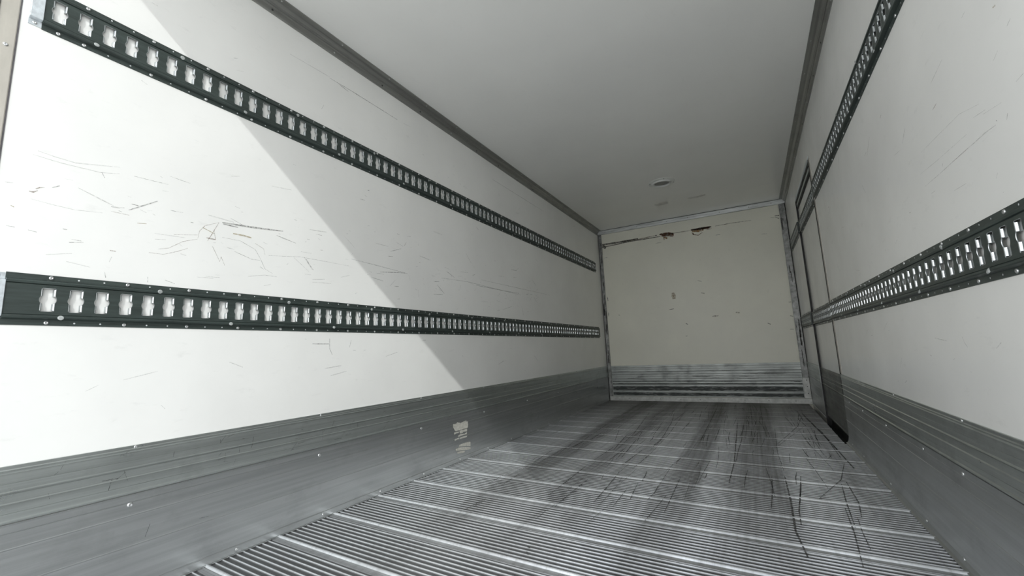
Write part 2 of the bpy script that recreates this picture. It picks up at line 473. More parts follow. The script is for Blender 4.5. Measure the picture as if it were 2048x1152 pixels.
BACK_MARKS = [([(0.053,2.318),(0.212,2.313),(0.373,2.314),(0.599,2.321)], 0.0200, 'k'),
    ([(0.045,2.275),(0.228,2.283),(0.442,2.298),(0.748,2.3),(0.913,2.301)], 0.0109, 'k'),
    ([(0.062,2.309),(0.083,2.283),(0.108,2.256)], 0.0364, 'k'),
    ([(0.072,2.257),(0.108,2.252)], 0.0109, 'k'),
    ([(0.373,2.314),(0.598,2.312),(0.85,2.326)], 0.0091, 'b'),
    ([(0.841,2.326),(0.866,2.325)], 0.0164, 'k'),
    ([(0.907,2.331),(0.995,2.325),(1.094,2.314)], 0.0273, 'r'),
    ([(0.929,2.304),(1.017,2.298),(1.096,2.293)], 0.0200, 'r'),
    ([(0.899,2.333),(1.098,2.315)], 0.0073, 'k'),
    ([(0.951,2.279),(1.006,2.265)], 0.0237, 'o'),
    ([(0.96,2.286),(0.96,2.243)], 0.0127, 'o'),
    ([(0.981,2.256),(1.005,2.252)], 0.0127, 'o'),
    ([(1.039,2.281),(1.085,2.266)], 0.0073, 'r'),
    ([(1.098,2.318),(1.199,2.317),(1.322,2.318)], 0.0064, 'b'),
    ([(1.323,2.323),(1.443,2.322),(1.576,2.325)], 0.0200, 'r'),
    ([(1.323,2.329),(1.576,2.326)], 0.0073, 'k'),
    ([(1.336,2.301),(1.455,2.297),(1.486,2.304)], 0.0273, 'o'),
    ([(1.334,2.285),(1.346,2.254),(1.412,2.234),(1.467,2.266)], 0.0073, 'r'),
    ([(1.348,2.274),(1.353,2.248)], 0.0127, 'r'),
    ([(0.839,2.211),(0.921,2.215)], 0.0073, 'f'),
    ([(0.07,2.106),(0.124,2.106)], 0.0055, 'g'),
    ([(1.33,2.318),(1.455,2.32),(1.586,2.322)], 0.0151, 'k'),
    ([(1.401,2.316),(1.559,2.313)], 0.0194, 'r'),
    ([(1.522,2.294),(1.583,2.297)], 0.0086, 'b'),
    ([(1.629,2.323),(1.832,2.328),(2.059,2.323)], 0.0065, 'b'),
    ([(2.324,2.333),(2.372,2.328)], 0.0129, 'k'),
    ([(2.33,2.314),(2.365,2.289)], 0.0108, 'k'),
    ([(2.276,2.315),(2.33,2.314)], 0.0065, 'b'),
    ([(1.625,2.198),(1.681,2.198)], 0.0086, 'g'),
    ([(2.147,2.121),(2.215,2.114)], 0.0086, 'f'),
    ([(1.01,1.474),(1.015,1.386)], 0.0475, 's'),
    ([(1.368,1.437),(1.41,1.423)], 0.0173, 's'),
    ([(0.937,1.243),(1.002,1.251)], 0.0086, 'g'),
    ([(2.095,0.977),(2.124,0.96)], 0.0108, 'k'),
    ([(1.472,1.109),(1.548,1.112)], 0.0129, 's'),
    ([(1.136,1.039),(1.161,1.022)], 0.0108, 'g'),
    ([(1.119,0.866),(1.146,0.869)], 0.0086, 'g'),
    ([(1.341,1.608),(1.392,1.591)], 0.0065, 'g'),
    ([(2.321,0.887),(2.357,0.884)], 0.0086, 'k'),
    ([(2.345,1.218),(2.371,1.219)], 0.0108, 'b'),
    ([(2.34,1.051),(2.375,1.04)], 0.0129, 'b'),
    ([(0.075,1.508),(0.081,1.444)], 0.0108, 'g'),
    ([(0.075,1.278),(0.074,1.215)], 0.0086, 'g'),
    ([(0.221,1.225),(0.242,1.219)], 0.0108, 'g'),
    ([(1.755,1.141),(1.802,1.129)], 0.0216, 's')]
FLOOR_MARKS = [([(2.177,6.126),(2.238,5.765),(2.239,5.352),(2.173,4.841),(2.07,4.379),(1.982,4.017)], 0.0047, 'k'),
    ([(1.978,3.924),(2.085,4.328),(2.244,4.929)], 0.0028, 'k'),
    ([(2.166,4.581),(2.177,4.103),(2.21,3.697),(2.232,3.346)], 0.0028, 'k'),
    ([(2.231,4.789),(2.223,4.166),(2.231,3.819)], 0.0028, 'k'),
    ([(2.266,5.673),(2.297,4.874),(2.319,4.295),(2.339,3.444)], 0.0112, 'k'),
    ([(2.265,5.401),(2.318,4.566),(2.313,3.697)], 0.0056, 'k'),
    ([(1.798,6.237),(1.81,5.383),(1.82,4.745)], 0.0047, 'k'),
    ([(1.745,4.796),(1.747,4.117),(1.732,3.65),(1.726,3.317)], 0.0047, 'k'),
    ([(1.769,5.564),(1.774,4.126)], 0.0037, 'k'),
    ([(1.606,4.298),(1.585,4.905),(1.575,5.623)], 0.0028, 'k'),
    ([(1.593,4.546),(1.639,4.338)], 0.0037, 'k'),
    ([(0.742,4.238),(0.834,3.78)], 0.0037, 'k'),
    ([(1.051,5.406),(1.12,4.785),(1.162,4.106),(1.177,3.686)], 0.0047, 'k'),
    ([(1.456,5.815),(1.461,4.72),(1.464,4.084)], 0.0056, 'k'),
    ([(1.634,4.136),(1.661,3.753)], 0.0028, 'k'),
    ([(1.902,6.255),(1.903,4.767),(1.921,4.278)], 0.0047, 'k'),
    ([(1.99,4.657),(1.97,3.731),(1.982,3.254)], 0.0037, 'k'),
    ([(1.147,5.532),(1.193,4.176),(1.187,3.267)], 0.0037, 'k'),
    ([(1.923,4.773),(1.945,4.179)], 0.0037, 'k'),
    ([(1.286,4.828),(1.272,4.388)], 0.0056, 'k'),
    ([(0.788,5.349),(0.91,4.092),(0.937,3.381)], 0.0047, 'k'),
    ([(2.037,3.714),(2.025,3.457)], 0.0037, 'k'),
    ([(2.261,3.829),(2.273,3.757),(2.226,3.596)], 0.0028, 'k'),
    ([(2.309,3.549),(2.238,3.167),(2.102,2.8)], 0.0043, 'k'),
    ([(2.256,3.134),(2.25,2.799),(2.227,2.603)], 0.0058, 'k'),
    ([(2.046,3.016),(2.003,2.587),(1.997,2.412)], 0.0058, 'k'),
    ([(1.979,3.14),(1.98,2.722),(1.972,2.337),(1.991,2.11)], 0.0084, 'k'),
    ([(2.057,3.169),(2.014,2.686)], 0.0060, 'k'),
    ([(2.049,2.775),(2.115,2.797)], 0.0060, 'k'),
    ([(1.697,4.869),(1.719,3.36),(1.709,2.902)], 0.0072, 'k'),
    ([(1.051,1.786),(1.065,1.781)], 0.0145, 'k'),
    ([(1.067,1.746),(1.075,1.744)], 0.0084, 'k'),
    ([(1.079,1.73),(1.086,1.729)], 0.0084, 'k'),
    ([(0.541,1.855),(0.545,1.866)], 0.0052, 'k')]

# ------------------------------------------------------------------ ground and shell
MB().box(-40, 42, -45, 35, -1.30, -1.15).build('ground', 'ground', kind='structure')

T = 0.09
wall_left = MB().box(-T, 0, Y0 + .184, D + T, -0.16, H + T).build('wall_left', 'wall', kind='structure')
# right wall is built round the side-door opening
DY0, DY1, DZ1 = 4.20, 5.395, 2.175
wr = MB()
wr.box(W, W + T, Y0 + .17, DY0, -0.16, H + T)
wr.box(W, W + T, DY0, D + T, DZ1, H + T)
wr.box(W, W + T, DY1, D + T, -0.16, DZ1)
wall_right = wr.build('wall_right', 'wall', kind='structure')
wall_back = MB().box(0, W, D, D + T, -0.16, H).build('wall_back', 'back', kind='structure')
ceiling = MB().box(0, W, Y0, D + T, H, H + T).build('ceiling', 'ceil', kind='structure')

# rear frame: a post on each side of the doorway, the one on the left is in view
for nm, x0, x1, s in (('trim_1', -T, 0.006, 1), ('trim_2', W - 0.006, W + T, -1)):
    y1 = Y0 + .184
    t = MB().box(x0, x1, Y0 + .139, y1 - .004, -0.16, H + T).build(nm, 'beige', kind='structure')
    bevel(t, .003)
    xs = (x0, 0.001) if s == 1 else (W - .001, x1)
    MB().box(xs[0], xs[1], y1 - .004, y1, -0.16, H).build('sealant_joint', 'seam', t)
    xo = (x0, 0.010) if s == 1 else (W - .010, x1)
    MB().box(xo[0], xo[1], Y0, Y0 + .138, -0.16, H + T).build('outer_channel', 'alu_dark', t)
    for k in range(8):
        rivet(t, (0.006 if s == 1 else W - .006, Y0 + .161, 0.30 + k * .242 * 1.0), 0, s, 0.0062)
sill = MB().box(0, W, Y0, Y0 + .05, -0.16, 0.001).build('trim_3', 'alu', kind='structure', label=None)

# ------------------------------------------------------------------ floor: ribbed aluminium planks
floor = MB().box(0, W, Y0 + .05, D, -0.16, -0.075).build('floor', 'black', kind='structure')
PITCH = 0.2865
RIB = 0.026
SH = -0.050                                   # planks lie very slightly out of square
def plank_profile():
    base = -0.0045
    p = []
    def rib(c, w, h):
        p.extend([(c - w * .60, base), (c - w * .42, base + h * .45), (c - w * .26, base + h * .80), (c - w * .10, base + h), (c + w * .10, base + h), (c + w * .26, base + h * .80), (c + w * .42, base + h * .45), (c + w * .60, base)])
    p += [(0.0, base + .0030), (.0100, base + .0032), (.0125, base + .0012)]
    rib(0.0220, 0.0170, 0.0092)                # the broad rib beside each joint
    for k in range(1, 10):
        rib(0.024 + RIB * k + .001, 0.0078, 0.0045)
    p += [(PITCH - .0145, base), (PITCH - .0130, base + .0026), (PITCH - .0009, base + .0030)]
    p.append((PITCH - .0009, base - .003))
    p.append((PITCH - .0009, -0.03))
    p.append((0.0, -0.03))
    return p
PROF = plank_profile()
def plank_mesh(x0, x1, ymax=None, yb=0.0):
    v, f = [], []
    n = len(PROF)
    for x in (x0, x1):
        for (y, z) in PROF:
            yy = y + SH * (x - 1.2)
            if ymax is not None:
                yy = min(yy, ymax - yb)
            v.append((x, yy, z))
    f = [tuple(range(n - 4, n)) + (0,)]
    # end caps as strips under every facet so that no n-gon is concave
    for k in (0, n):
        for i in range(0, n - 3):
            pass
    for i in range(n):
        j = (i + 1) % n
        f.append((i, j, n + j, n + i))
    f.append(tuple(range(n)))
    f.append(tuple(range(2 * n - 1, n - 1, -1)))
    return mesh('floor_plank', v, f[1:])
me_a = plank_mesh(0.0, W - 0.012)
me_b = plank_mesh(0.0, 2.405)
for m_ in (me_a, me_b):
    m_.materials.append(MAT['floor'])
jy = 1.386 - 0.024 - 4 * PITCH
k = 0
while True:
    yb = jy + PITCH * k
    k += 1
    if yb + PITCH < Y0 + .10:
        continue
    if yb > D + .03:
        break
    if yb + PITCH + .07 > D or yb < Y0 + .09:
        me = plank_mesh(0.0, 2.405 if yb > 1 else W - .012)
        lo, hi = (Y0 + .052 - yb), (D - .002 - yb)
        for vv in me.vertices:
            vv.co.y = min(max(vv.co.y, lo), hi)
        me.materials.append(MAT['floor'])
    else:
        me = me_a if yb < DY0 - .05 else me_b
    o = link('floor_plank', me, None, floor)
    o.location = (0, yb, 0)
fm = []
rr = random.Random(3)
for i in range(190):
    bx = rr.choice([rr.gauss(1.47, .06), rr.gauss(1.86, .10), rr.gauss(.60, .07), rr.gauss(.95, .08), rr.uniform(.3, 2.3), rr.gauss(1.15, .1), rr.gauss(2.2, .07)])
    y = rr.uniform(2.0, 6.2)
    if not .1 < bx < 2.36:
        continue
    L = rr.uniform(.08, .7)
    y1 = min(6.42, y + L)
    dx = rr.gauss(0, .05) * L
    if bx + dx > 2.38:
        continue
    fm.append(([(bx, y), (bx + dx * .5 + rr.gauss(0, .004), (y + y1) / 2), (bx + dx, y1)], rr.uniform(.002, .006), 'k'))
marks(FLOOR_MARKS + fm, 2, 0.0012, 1, floor, 'scrape_marks', remap={'k': 'fk'})

# ------------------------------------------------------------------ wall marks
def scatter(n, seed, y0, y1, z0, z1, slope, off, clear, band=None):
    r = random.Random(seed)
    out = {'g': MB(), 'f': MB(), 'b': MB()}
    i = 0
    while i < n:
        y, z = r.uniform(y0, y1), r.uniform(z0, z1)
        if band and r.random() < .55:
            z = r.gauss(band[0], band[1])
        if any(a < z < b for a, b in clear) or not z0 < z < z1:
            continue
        i += 1
        L = r.choice([.01, .015, .02, .035, .06, .10])
        a = slope + r.gauss(0, .35)
        if r.random() < .2:
            a = r.uniform(-1.6, 1.6)
        p1 = (y + L * math.cos(a), z + L * math.sin(a))
        if any(c - .01 < p1[1] < d + .01 for c, d in clear):
            continue
        c = r.choice('ggfffffb')
        strip(out[c], [(y, z), p1], r.uniform(.0012, .004), 0, off, 1, rnd=r)
    return out
marks(LEFT_MARKS, 0, 0.0009, 1, wall_left,
      extra=scatter(230, 11, .6, 4.2, .52, 2.2, -.03, .0009, [(.87, 1.08), (1.83, 2.03)], (1.30, .13)))
marks(RIGHT_MARKS, 0, W - 0.0009, -1, wall_right,
      extra=scatter(60, 12, 1.2, 4.0, .52, 2.2, -.4, W - .0009, [(.86, 1.06), (1.80, 2.0)]))
marks([(p_, w_ * 1.35, c_) for p_, w_, c_ in BACK_MARKS], 1, D - 0.0009, -1, wall_back)
marks([([(1.00, 5.70), (1.10, 5.712), (1.16, 5.70)], .10, 'c'), ([(1.40, 5.69), (1.50, 5.69), (1.60, 5.67)], .07, 'c')], 2, H - .0009, -1, ceiling)

# ------------------------------------------------------------------ cove rails along the ceiling edges
def cove(name, s, x_wall):
    X = lambda o: x_wall + s * o
    prof = [(0, -.0685), (.0045, -.0685), (.0050, -.036), (.0085, -.030), (.0105, -.0285), (.0150, -.0300), (.0195, -.0270), (.0200, -.0220), (.0185, -.0195), (.0230, -.0130), (.030, -.0070), (.0613, -.0045), (.0613, 0), (0, 0)]
    t = MB().prism([(X(a), H + b) for a, b in prof], 1, Y0 + .185, D - .001).build(name, 'cove', kind='structure')
    for k in range(16):
        y = .945 + k * .362
        if y > D - .05:
            break
        rivet(t, (X(.0046), y, H - .048), 0, s, .0055, 'rivet_dark' if k % 3 != 2 else 'rivet')
        rivet(t, (X(.046), y + .02, H - .0053), 2, -1, .0045, 'rivet')
    return t
cove('trim_4', 1, 0.0)
cove('trim_5', -1, W)

# ------------------------------------------------------------------ kick plates
def kick_profile(cove_out=0.0):
    """(out, z) for the ribbed upper board"""
    p = [(0, .332), (.0075, .332), (.0092, .334), (.0092, .3375), (.0050, .3410)]
    def groove(z):
        return [(.0050, z - .001), (.0036, z - .0005), (.0036, z + .0005), (.0050, z + .001)]
    def ridge(z, h=.0026):
        return [(.0050, z - .0022), (.0050 + h * 1.5, z - .0012), (.0050 + h * 1.5, z - .0002), (.0050, z + .0030)]
    p += groove(.359) + ridge(.3855, .0020)
    p += [(.0050, .411), (.0034, .4115), (.0034, .4145), (.0088, .4155), (.0088, .4170), (.0050, .4205)]
    p += groove(.4415) + ridge(.4705, .0026) + ridge(.4785, .0014)
    p += [(.0050, .489), (.0040, .4908), (0, .4908)]
    return p
def lower_profile(side):
    if side == 'left':
        return [(0, 0), (.0085, 0), (.0085, .0022), (.0048, .0035), (.0042, .027), (.0030, .029), (.0030, .0305), (.0042, .0325),
                (.0042, .160), (.0056, .1615), (.0056, .1635), (.0042, .165), (.0042, .258), (.0054, .2595), (.0054, .2615), (.0042, .263),
                (.0042, .302), (.0030, .303), (.0030, .304), (.0042, .305), (.0042, .326), (.0070, .3275), (.0070, .3295), (0, .3300)]
    return [(0, 0), (.0335, 0), (.0335, .0022), (.0240, .0060), (.0165, .020), (.0120, .045), (.0100, .075),
            (.0090, .160), (.0104, .1615), (.0104, .1635), (.0090, .165), (.0080, .258), (.0092, .2595), (.0092, .2615), (.0080, .263),
            (.0070, .302), (.0060, .303), (.0060, .304), (.0070, .305), (.0070, .326), (.0088, .3275), (.0088, .3295), (0, .3300)]
def sweep(prof, s, xw, y0, y1, name, m, parent=None, **kw):
    return MB().prism([(xw + s * a, z) for a, z in prof], 1, y0, y1).build(name, m, parent, **kw)

bl = empty('baseboard_left', (0, 3, 0), kind='structure')
br = empty('baseboard_right', (W, 3, 0), kind='structure')
def part(o, parent):
    o.parent = parent
    o.matrix_parent_inverse = Matrix.Translation(parent.location).inverted()
    return o
YA, YB = Y0 + .186, D - .002
part(sweep(kick_profile(), 1, 0, YA, YB, 'ribbed_board', 'alu_rib'), bl)
part(sweep(lower_profile('left'), 1, 0, YA, YB, 'kick_plate', 'alu'), bl)
part(sweep(kick_profile(), -1, W, YA, DY0 - .001, 'ribbed_board', 'alu_rib'), br)
part(sweep(lower_profile('right'), -1, W, YA, DY0 - .001, 'kick_plate', 'alu'), br)
part(sweep(kick_profile(), -1, W, DY1 + .001, YB, 'ribbed_board', 'alu_rib'), br)
part(sweep([(a, z) for a, z in lower_profile('left')], -1, W, DY1 + .001, YB, 'kick_plate', 'alu'), br)
for y in (.907, 1.637, 2.375, 3.11, 3.85, 4.58, 5.31, 6.05):
    part(rivet(None, (.0050, y, .4865 - .002), 0, 1, .0055), bl)
    part(rivet(None, (.0042, y - .002, .296), 0, 1, .0085), bl)
for y in (1.265, 1.663, 2.03, 2.394, 2.78, 3.15, 3.52, 3.9, 4.3, 4.7, 5.1):
    part(rivet(None, (.0046, y, .016), 0, 1, .0065), bl)
for y in (1.40, 1.76, 2.126, 2.489, 3.02, 3.536, 3.952):
    part(rivet(None, (W - .0068, y * 1.012, .310), 0, -1, .0070), br)
for y in (1.5, 1.87, 2.242, 2.591, 3.10, 3.694, 4.05):
    part(rivet(None, (W - .0170, y, .019), 0, -1, .0065), br)
for y in (1.35, 2.086, 2.83, 3.57):
    part(rivet(None, (W - .0050, y, .4845), 0, -1, .0055), br)

# scuffs on the kick boards
def board_scuffs(seed, n, xo, s, y0, y1, parent):
    r = random.Random(seed)
    mb, mw = MB(), MB()
    for i in range(n):
        y, z = r.uniform(y0, y1), r.uniform(.345, .485) if r.random() < .93 else r.uniform(.05, .32)
        L = r.uniform(.008, .05)
        a = r.choice([1.57, 1.5, 0, .1, .7]) + r.gauss(0, .2)
        dz = L * math.sin(a)
        if z + dz > .487 or z + dz < .04:
            continue
        if z < .33 < z + dz:
            continue
        strip(mb, [(y, z), (y + L * math.cos(a), z + dz)], r.uniform(.0008, .0022), 0, xo + s * (.0054 if z > .33 else .0046), s, rnd=r)
    part(link('scuff_marks', mesh('scuff_marks', mb.v, mb.f, False), 'm_k', None, kind='stuff'), parent)
board_scuffs(5, 120, 0, 1, .7, 4.5, bl)

# back wall: ribbed kick panel, frame posts, head rail, foot rail
bb = empty('baseboard_back', (W / 2, D, 0), kind='structure')
p = [(D, .060), (D - .010, .060), (D - .010, .070), (D - .004, .074), (D - .004, .128 - .018), (D - .010, .116), (D - .010, .137), (D - .004, .142), (D - .004, .196), (D - .0095, .200), (D - .0095, .222), (D - .005, .226), (D - .005, .234),
     (D - .0095, .237), (D - .0095, .258), (D - .006, .260), (D - .006, .268)]
for z in (.300, .332, .362, .395, .430, .460):
    p += [(D - .0075, z - .028), (D - .0075, z - .004), (D - .0055, z - .003), (D - .0055, z)]
p += [(D - .0075, .463), (D - .0075, .486), (D, .487)]
part(MB().prism(p, 0, .055, 2.378).build('ribbed_panel', 'alu_back'), bb)
mb = MB()
r = random.Random(9)
for i in range(70):
    x, z = r.uniform(.12, 2.3), r.choice([.095, .1, .165, .175, .18, .232, .26, .30, .33, .36, .40]) + r.gauss(0, .006)
    L = r.uniform(.03, .30)
    if z < .075 or z > .48:
        continue
    big = False
    if z < .2:
        continue
    strip(mb, [(x, z), (min(2.36, x + L), z + r.gauss(0, .003))], r.uniform(.014, .034) if big else r.uniform(.002, .006), 1, D - .0108, -1, rnd=r)
part(link('grime_streak', mesh('grime_streak', mb.v, mb.f, False), 'm_fk', None, kind='stuff'), bb)
mb = MB()
for z, w, o in ((.092, .034, .0042), (.169, .050, .0042), (.230, .012, .0053), (.264, .006, .0063)):
    strip(mb, [(.062, z), (2.37, z)], w, 1, D - o, -1, taper=False, rnd=r)
part(link('dark_band', mesh('dark_band', mb.v, mb.f, False), 'm_q', None, kind='stuff'), bb)  # mottled dark strips along the recessed bands of the panel

t6 = MB().box(.012, .052, D - .022, D, .056, 2.468).build('trim_6', 'post', kind='structure')
bevel(t6, .0015)
MB().box(.001, .011, D - .010, D, .0, 2.53).build('black_joint', 'gasket', t6)
MB().box(.0115, .0125, D - .0225, D - .01, .056, 2.468).build('bright_edge', 'rail', t6)
t7 = MB().box(2.378, 2.4415, D - .022, D, .306, 2.468).build('trim_7', 'post', kind='structure')
bevel(t7, .0015)
MB().box(2.4420, 2.4495, D - .010, D, .0, 2.53).build('black_joint', 'gasket', t7)
pl = MB().box(2.376, 2.4415, D - .026, D, .058, .304).build('corner_plate', 'plate', t7, label='pale riveted corner plate')
bevel(pl, .0015)
for z in (.20, .275, .12):
    rivet(pl, (2.415, D - .0262, z), 1, -1, .0055, 'rivet_dark')
hr = MB().box(.004, 2.446, D - .028, D, 2.470, 2.5265).build('trim_8', 'rail', kind='structure')
bevel(hr, .002)
for x in (.12, .60, 1.02, 1.30, 1.70, 2.05, 2.30):
    rivet(hr, (x, D - .0282, 2.497), 1, -1, .0045, 'rivet_dark')
MB().box(.004, 2.446, D - .030, D - .001, 2.5270, 2.5295).build('black_joint', 'gasket', hr)
fr = MB().box(.014, 2.4445, D - .030, D, -.004, .0555).build('trim_9', 'plate', kind='structure')
bevel(fr, .002)
for x in (.30, .72, .98, 1.22, 1.50, 1.74, 2.00, 2.28):
    rivet(fr, (x, D - .0302, .030), 1, -1, .0045, 'rivet_dark')
gm = MB()
r = random.Random(21)
for i in range(26):
    z = r.uniform(.35, 2.4)
    x = r.choice([r.uniform(.016, .045), r.uniform(2.384, 2.43)])
    strip(gm, [(x, z), (x + r.uniform(-.004, .004), z + r.uniform(.03, .18) if z < 2.2 else z + .04)], r.uniform(.008, .022), 1, D - .0229, -1, rnd=r)
link('grime_streak', mesh('grime_streak', gm.v, gm.f, False), 'm_k', t7, kind='stuff')

# ------------------------------------------------------------------ side door
door = empty('door_1', (W, (DY0 + DY1) / 2, 0), kind='structure')
XD = W + .013
part(MB().box(XD, XD + .05, DY0 + .002, DY1 - .016, .030, DZ1 - .090).build('door_panel', 'wall'), door)
part(sweep([(a, z - .012) for a, z in kick_profile()], -1, XD, DY0 + .031, DY1 - .017, 'ribbed_board', 'alu_dark'), door)  # dark tone stands in for the dim surroundings this metal mirrors
part(sweep([(0, .022), (.0055, .022), (.0055, .034), (.004, .036), (.004, .310), (.006, .3115), (.006, .3150), (0, .316)], -1, XD, DY0 + .031, DY1 - .017, 'kick_plate', 'alu_dark'), door)  # same dim reflection put into the colour here
g = MB()
g.box(W - .0030, W + .06, DY1 - .016, DY1 - .0005, -.07, DZ1 - .001)
part(g.build('gasket', 'gasket'), door)
part(MB().box(W - .0040, W + .06, DY0 + .0005, DY0 + .030, -.05, DZ1 - .001).build('gasket', 'gasket'), door)
part(MB().box(W - .0010, W + .06, DY0 + .030, DY1 - .016, DZ1 - .030, DZ1 - .0005).build('gasket', 'gasket'), door)
part(MB().box(W + .0040, W + .06, DY0 + .030, DY1 - .016, DZ1 - .059, DZ1 - .0305).build('gasket_bead', 'plug'), door)
part(MB().box(W + .0060, W + .06, DY0 + .030, DY1 - .016, DZ1 - .0895, DZ1 - .0595).build('gasket', 'gasket'), door)
# pale return edge of the wall panel beside and above the opening
part(MB().box(W - .0030, W + .001, DY0 - .045, DY0 - .0002, .500, DZ1 + .004).build('edge_trim', 'reveal'), door)
part(MB().box(W - .0012, W + .001, DY0, DY1, DZ1 + .001, DZ1 + .030).build('edge_trim', 'cap'), door)
part(MB().box(W - .010, W + .003, DY0 + .001, DY0 + .004, -.030, .040).build('edge_strip', 'rail'), door)
part(MB().box(2.406, W + .085, DY0 + .005, DY1, -.10, -.072).build('step_well', 'black'), door)
part(MB().box(W + .035, W + .085, DY0 + .001, DY1 - .001, -.0715, .028).build('leak_block', 'black'), door)  # added black box that blocks sun leaking in under the door

# ------------------------------------------------------------------ round ceiling lamp
lamp = empty('ceiling_lamp', (1.218, 4.955, H), 'round recessed ceiling lamp with pale bezel and dull grey lens, switched off', 'lamp')
def lathe(rings, n=40):
    v, f = [], []
    for rr_, z in rings:
        v += [(rr_ * math.cos(2 * math.pi * k / n), rr_ * math.sin(2 * math.pi * k / n), z) for k in range(n)]
    for j in range(len(rings) - 1):
        f += [(j * n + k, j * n + (k + 1) % n, (j + 1) * n + (k + 1) % n, (j + 1) * n + k) for k in range(n)]
    return v, f
v, f = lathe([(.138, 0), (.138, -.004), (.134, -.006), (.105, -.010), (.100, -.020), (.088, -.022), (.081, -.015), (.080, -.002), (.080, 0)])
link('bezel', mesh('bezel', v, f, smooth=False), 'bezel', lamp)
v, f = lathe([(.0795, -.001), (.0795, -.004), (.06, -.0075), (.03, -.0085), (.001, -.009)])
link('lens', mesh('lens', v, f, smooth=True), 'lens', lamp)
for a in (0.35, 1.92, 3.5, 5.06):
    o = rivet(lamp, (.124 * math.cos(a), .124 * math.sin(a), -.0072), 2, -1, .006, 'rivet_dark', 'screw')

# ------------------------------------------------------------------ cargo tracks
P = 0.06316581
HW, HR, HV = .0160, .0192, .0365        # slot half width, middle bulge radius, slot half height
def hole_outline():
    pts = []
    a0 = math.acos(HW / HR)
    sv = HR * math.sin(a0)
    n = 8
    for k in range(n + 1):
        a = -a0 + 2 * a0 * k / n
        pts.append((HR * math.cos(a), HR * math.sin(a)))
    pts += [(HW, HV - .003), (HW - .003, HV), (0, HV), (-HW + .003, HV), (-HW, HV - .003)]
    for k in range(n + 1):
        a = math.pi - a0 + 2 * a0 * k / n
        pts.append((HR * math.cos(a), HR * math.sin(a)))
    pts += [(-HW, -HV + .003), (-HW + .003, -HV), (0, -HV), (HW - .003, -HV), (HW, -HV + .003)]
    return pts
FV = .0455
def outer(pt):
    a, b = pt
    k = min((P / 2) / abs(a) if abs(a) > 1e-9 else 1e9, FV / abs(b) if abs(b) > 1e-9 else 1e9)
    return (a * k, b * k)
HOLE = hole_outline()
def cell(mb, yc, s, face):
    """one pitch of the track face with its slot"""
    hp = list(HOLE)
    op = [outer(q) for q in hp]
    ring = []
    n = len(hp)
    v = [(s * face, yc + a, b) for a, b in hp] + [(s * face, yc + a, b) for a, b in op] + [(s * (face - .003), yc + a, b) for a, b in hp]
    f = []
    for i in range(n):
        j = (i + 1) % n
        f.append((i, j, n + j, n + i))
        f.append((i, 2 * n + i, 2 * n + j, j))
        # corner of the cell where the outline changes side
        (a, b), (c, d) = op[i], op[j]
        if abs(abs(a) - P / 2) < 1e-7 and abs(abs(d) - FV) < 1e-7 and abs(abs(b) - FV) > 1e-6 and abs(abs(c) - P / 2) > 1e-6:
            cx, cy = math.copysign(P / 2, a), math.copysign(FV, d)
        elif abs(abs(b) - FV) < 1e-7 and abs(abs(c) - P / 2) < 1e-7 and abs(abs(a) - P / 2) > 1e-6 and abs(abs(d) - FV) > 1e-6:
            cx, cy = math.copysign(P / 2, c), math.copysign(FV, b)
        else:
            continue
        v.append((s * face, yc + cx, cy))
        f.append((n + i, n + j, len(v) - 1))
    mb.add(v, f)

LIP = {}
def lip_mesh(s):
    """rolled collar round one slot: deep on the straight sides, shallow elsewhere"""
    if s in LIP:
        return LIP[s]
    a0 = math.acos(HW / HR)
    sv = HR * math.sin(a0)
    e = .0014
    out = []                                   # (y, z, inward normal y, z, deep)
    for k in range(9):
        a = -a0 + 2 * a0 * k / 8
        out.append((HR * math.cos(a), HR * math.sin(a), -math.cos(a), -math.sin(a), 0))
    out += [(HW, sv + e, -1, 0, 1), (HW, HV - .004, -1, 0, 1), (HW, HV - .0025, -1, 0, 0), (HW - .003, HV, 0, -1, 0), (-HW + .003, HV, 0, -1, 0), (-HW, HV - .0025, 1, 0, 0), (-HW, HV - .004, 1, 0, 1), (-HW, sv + e, 1, 0, 1)]
    for k in range(9):
        a = math.pi - a0 + 2 * a0 * k / 8
        out.append((HR * math.cos(a), HR * math.sin(a), -math.cos(a), -math.sin(a), 0))
    out += [(-HW, -sv - e, 1, 0, 1), (-HW, -HV + .004, 1, 0, 1), (-HW, -HV + .0025, 1, 0, 0), (-HW + .003, -HV, 0, 1, 0), (HW - .003, -HV, 0, 1, 0), (HW, -HV + .0025, -1, 0, 0), (HW, -HV + .004, -1, 0, 1), (HW, -sv - e, -1, 0, 1)]
    deep = [(-.0002, .0127), (.0010, .0129), (.0026, .0122), (.0041, .0105), (.0050, .0080), (.0054, .0050), (.0054, .0012), (.0040, .0012), (.0030, .0070)]
    shal = [(-.0002, .0127), (.0003, .0127), (.0006, .0122), (.0008, .0118), (.0008, .0112), (.0008, .0106), (.0004, .0106), (.0000, .0106), (-.0002, .0106)]
    m = len(deep)
    v, f = [], []
    for y, z, ny, nz, dp in out:
        for i in range(m):
            d, o = (deep if dp else shal)[i]
            v.append((s * o, y + ny * d, z + nz * d))
    n = len(out)
    for j in range(n):
        for i in range(m):
            a, b = j * m + i, j * m + (i + 1) % m
            c, d = ((j + 1) % n) * m + (i + 1) % m, ((j + 1) % n) * m + i
            f.append((a, b, c, d))
    me = mesh('slot_lip', v, f)
    me.materials.append(MAT['lip'])
    LIP[s] = me
    return me

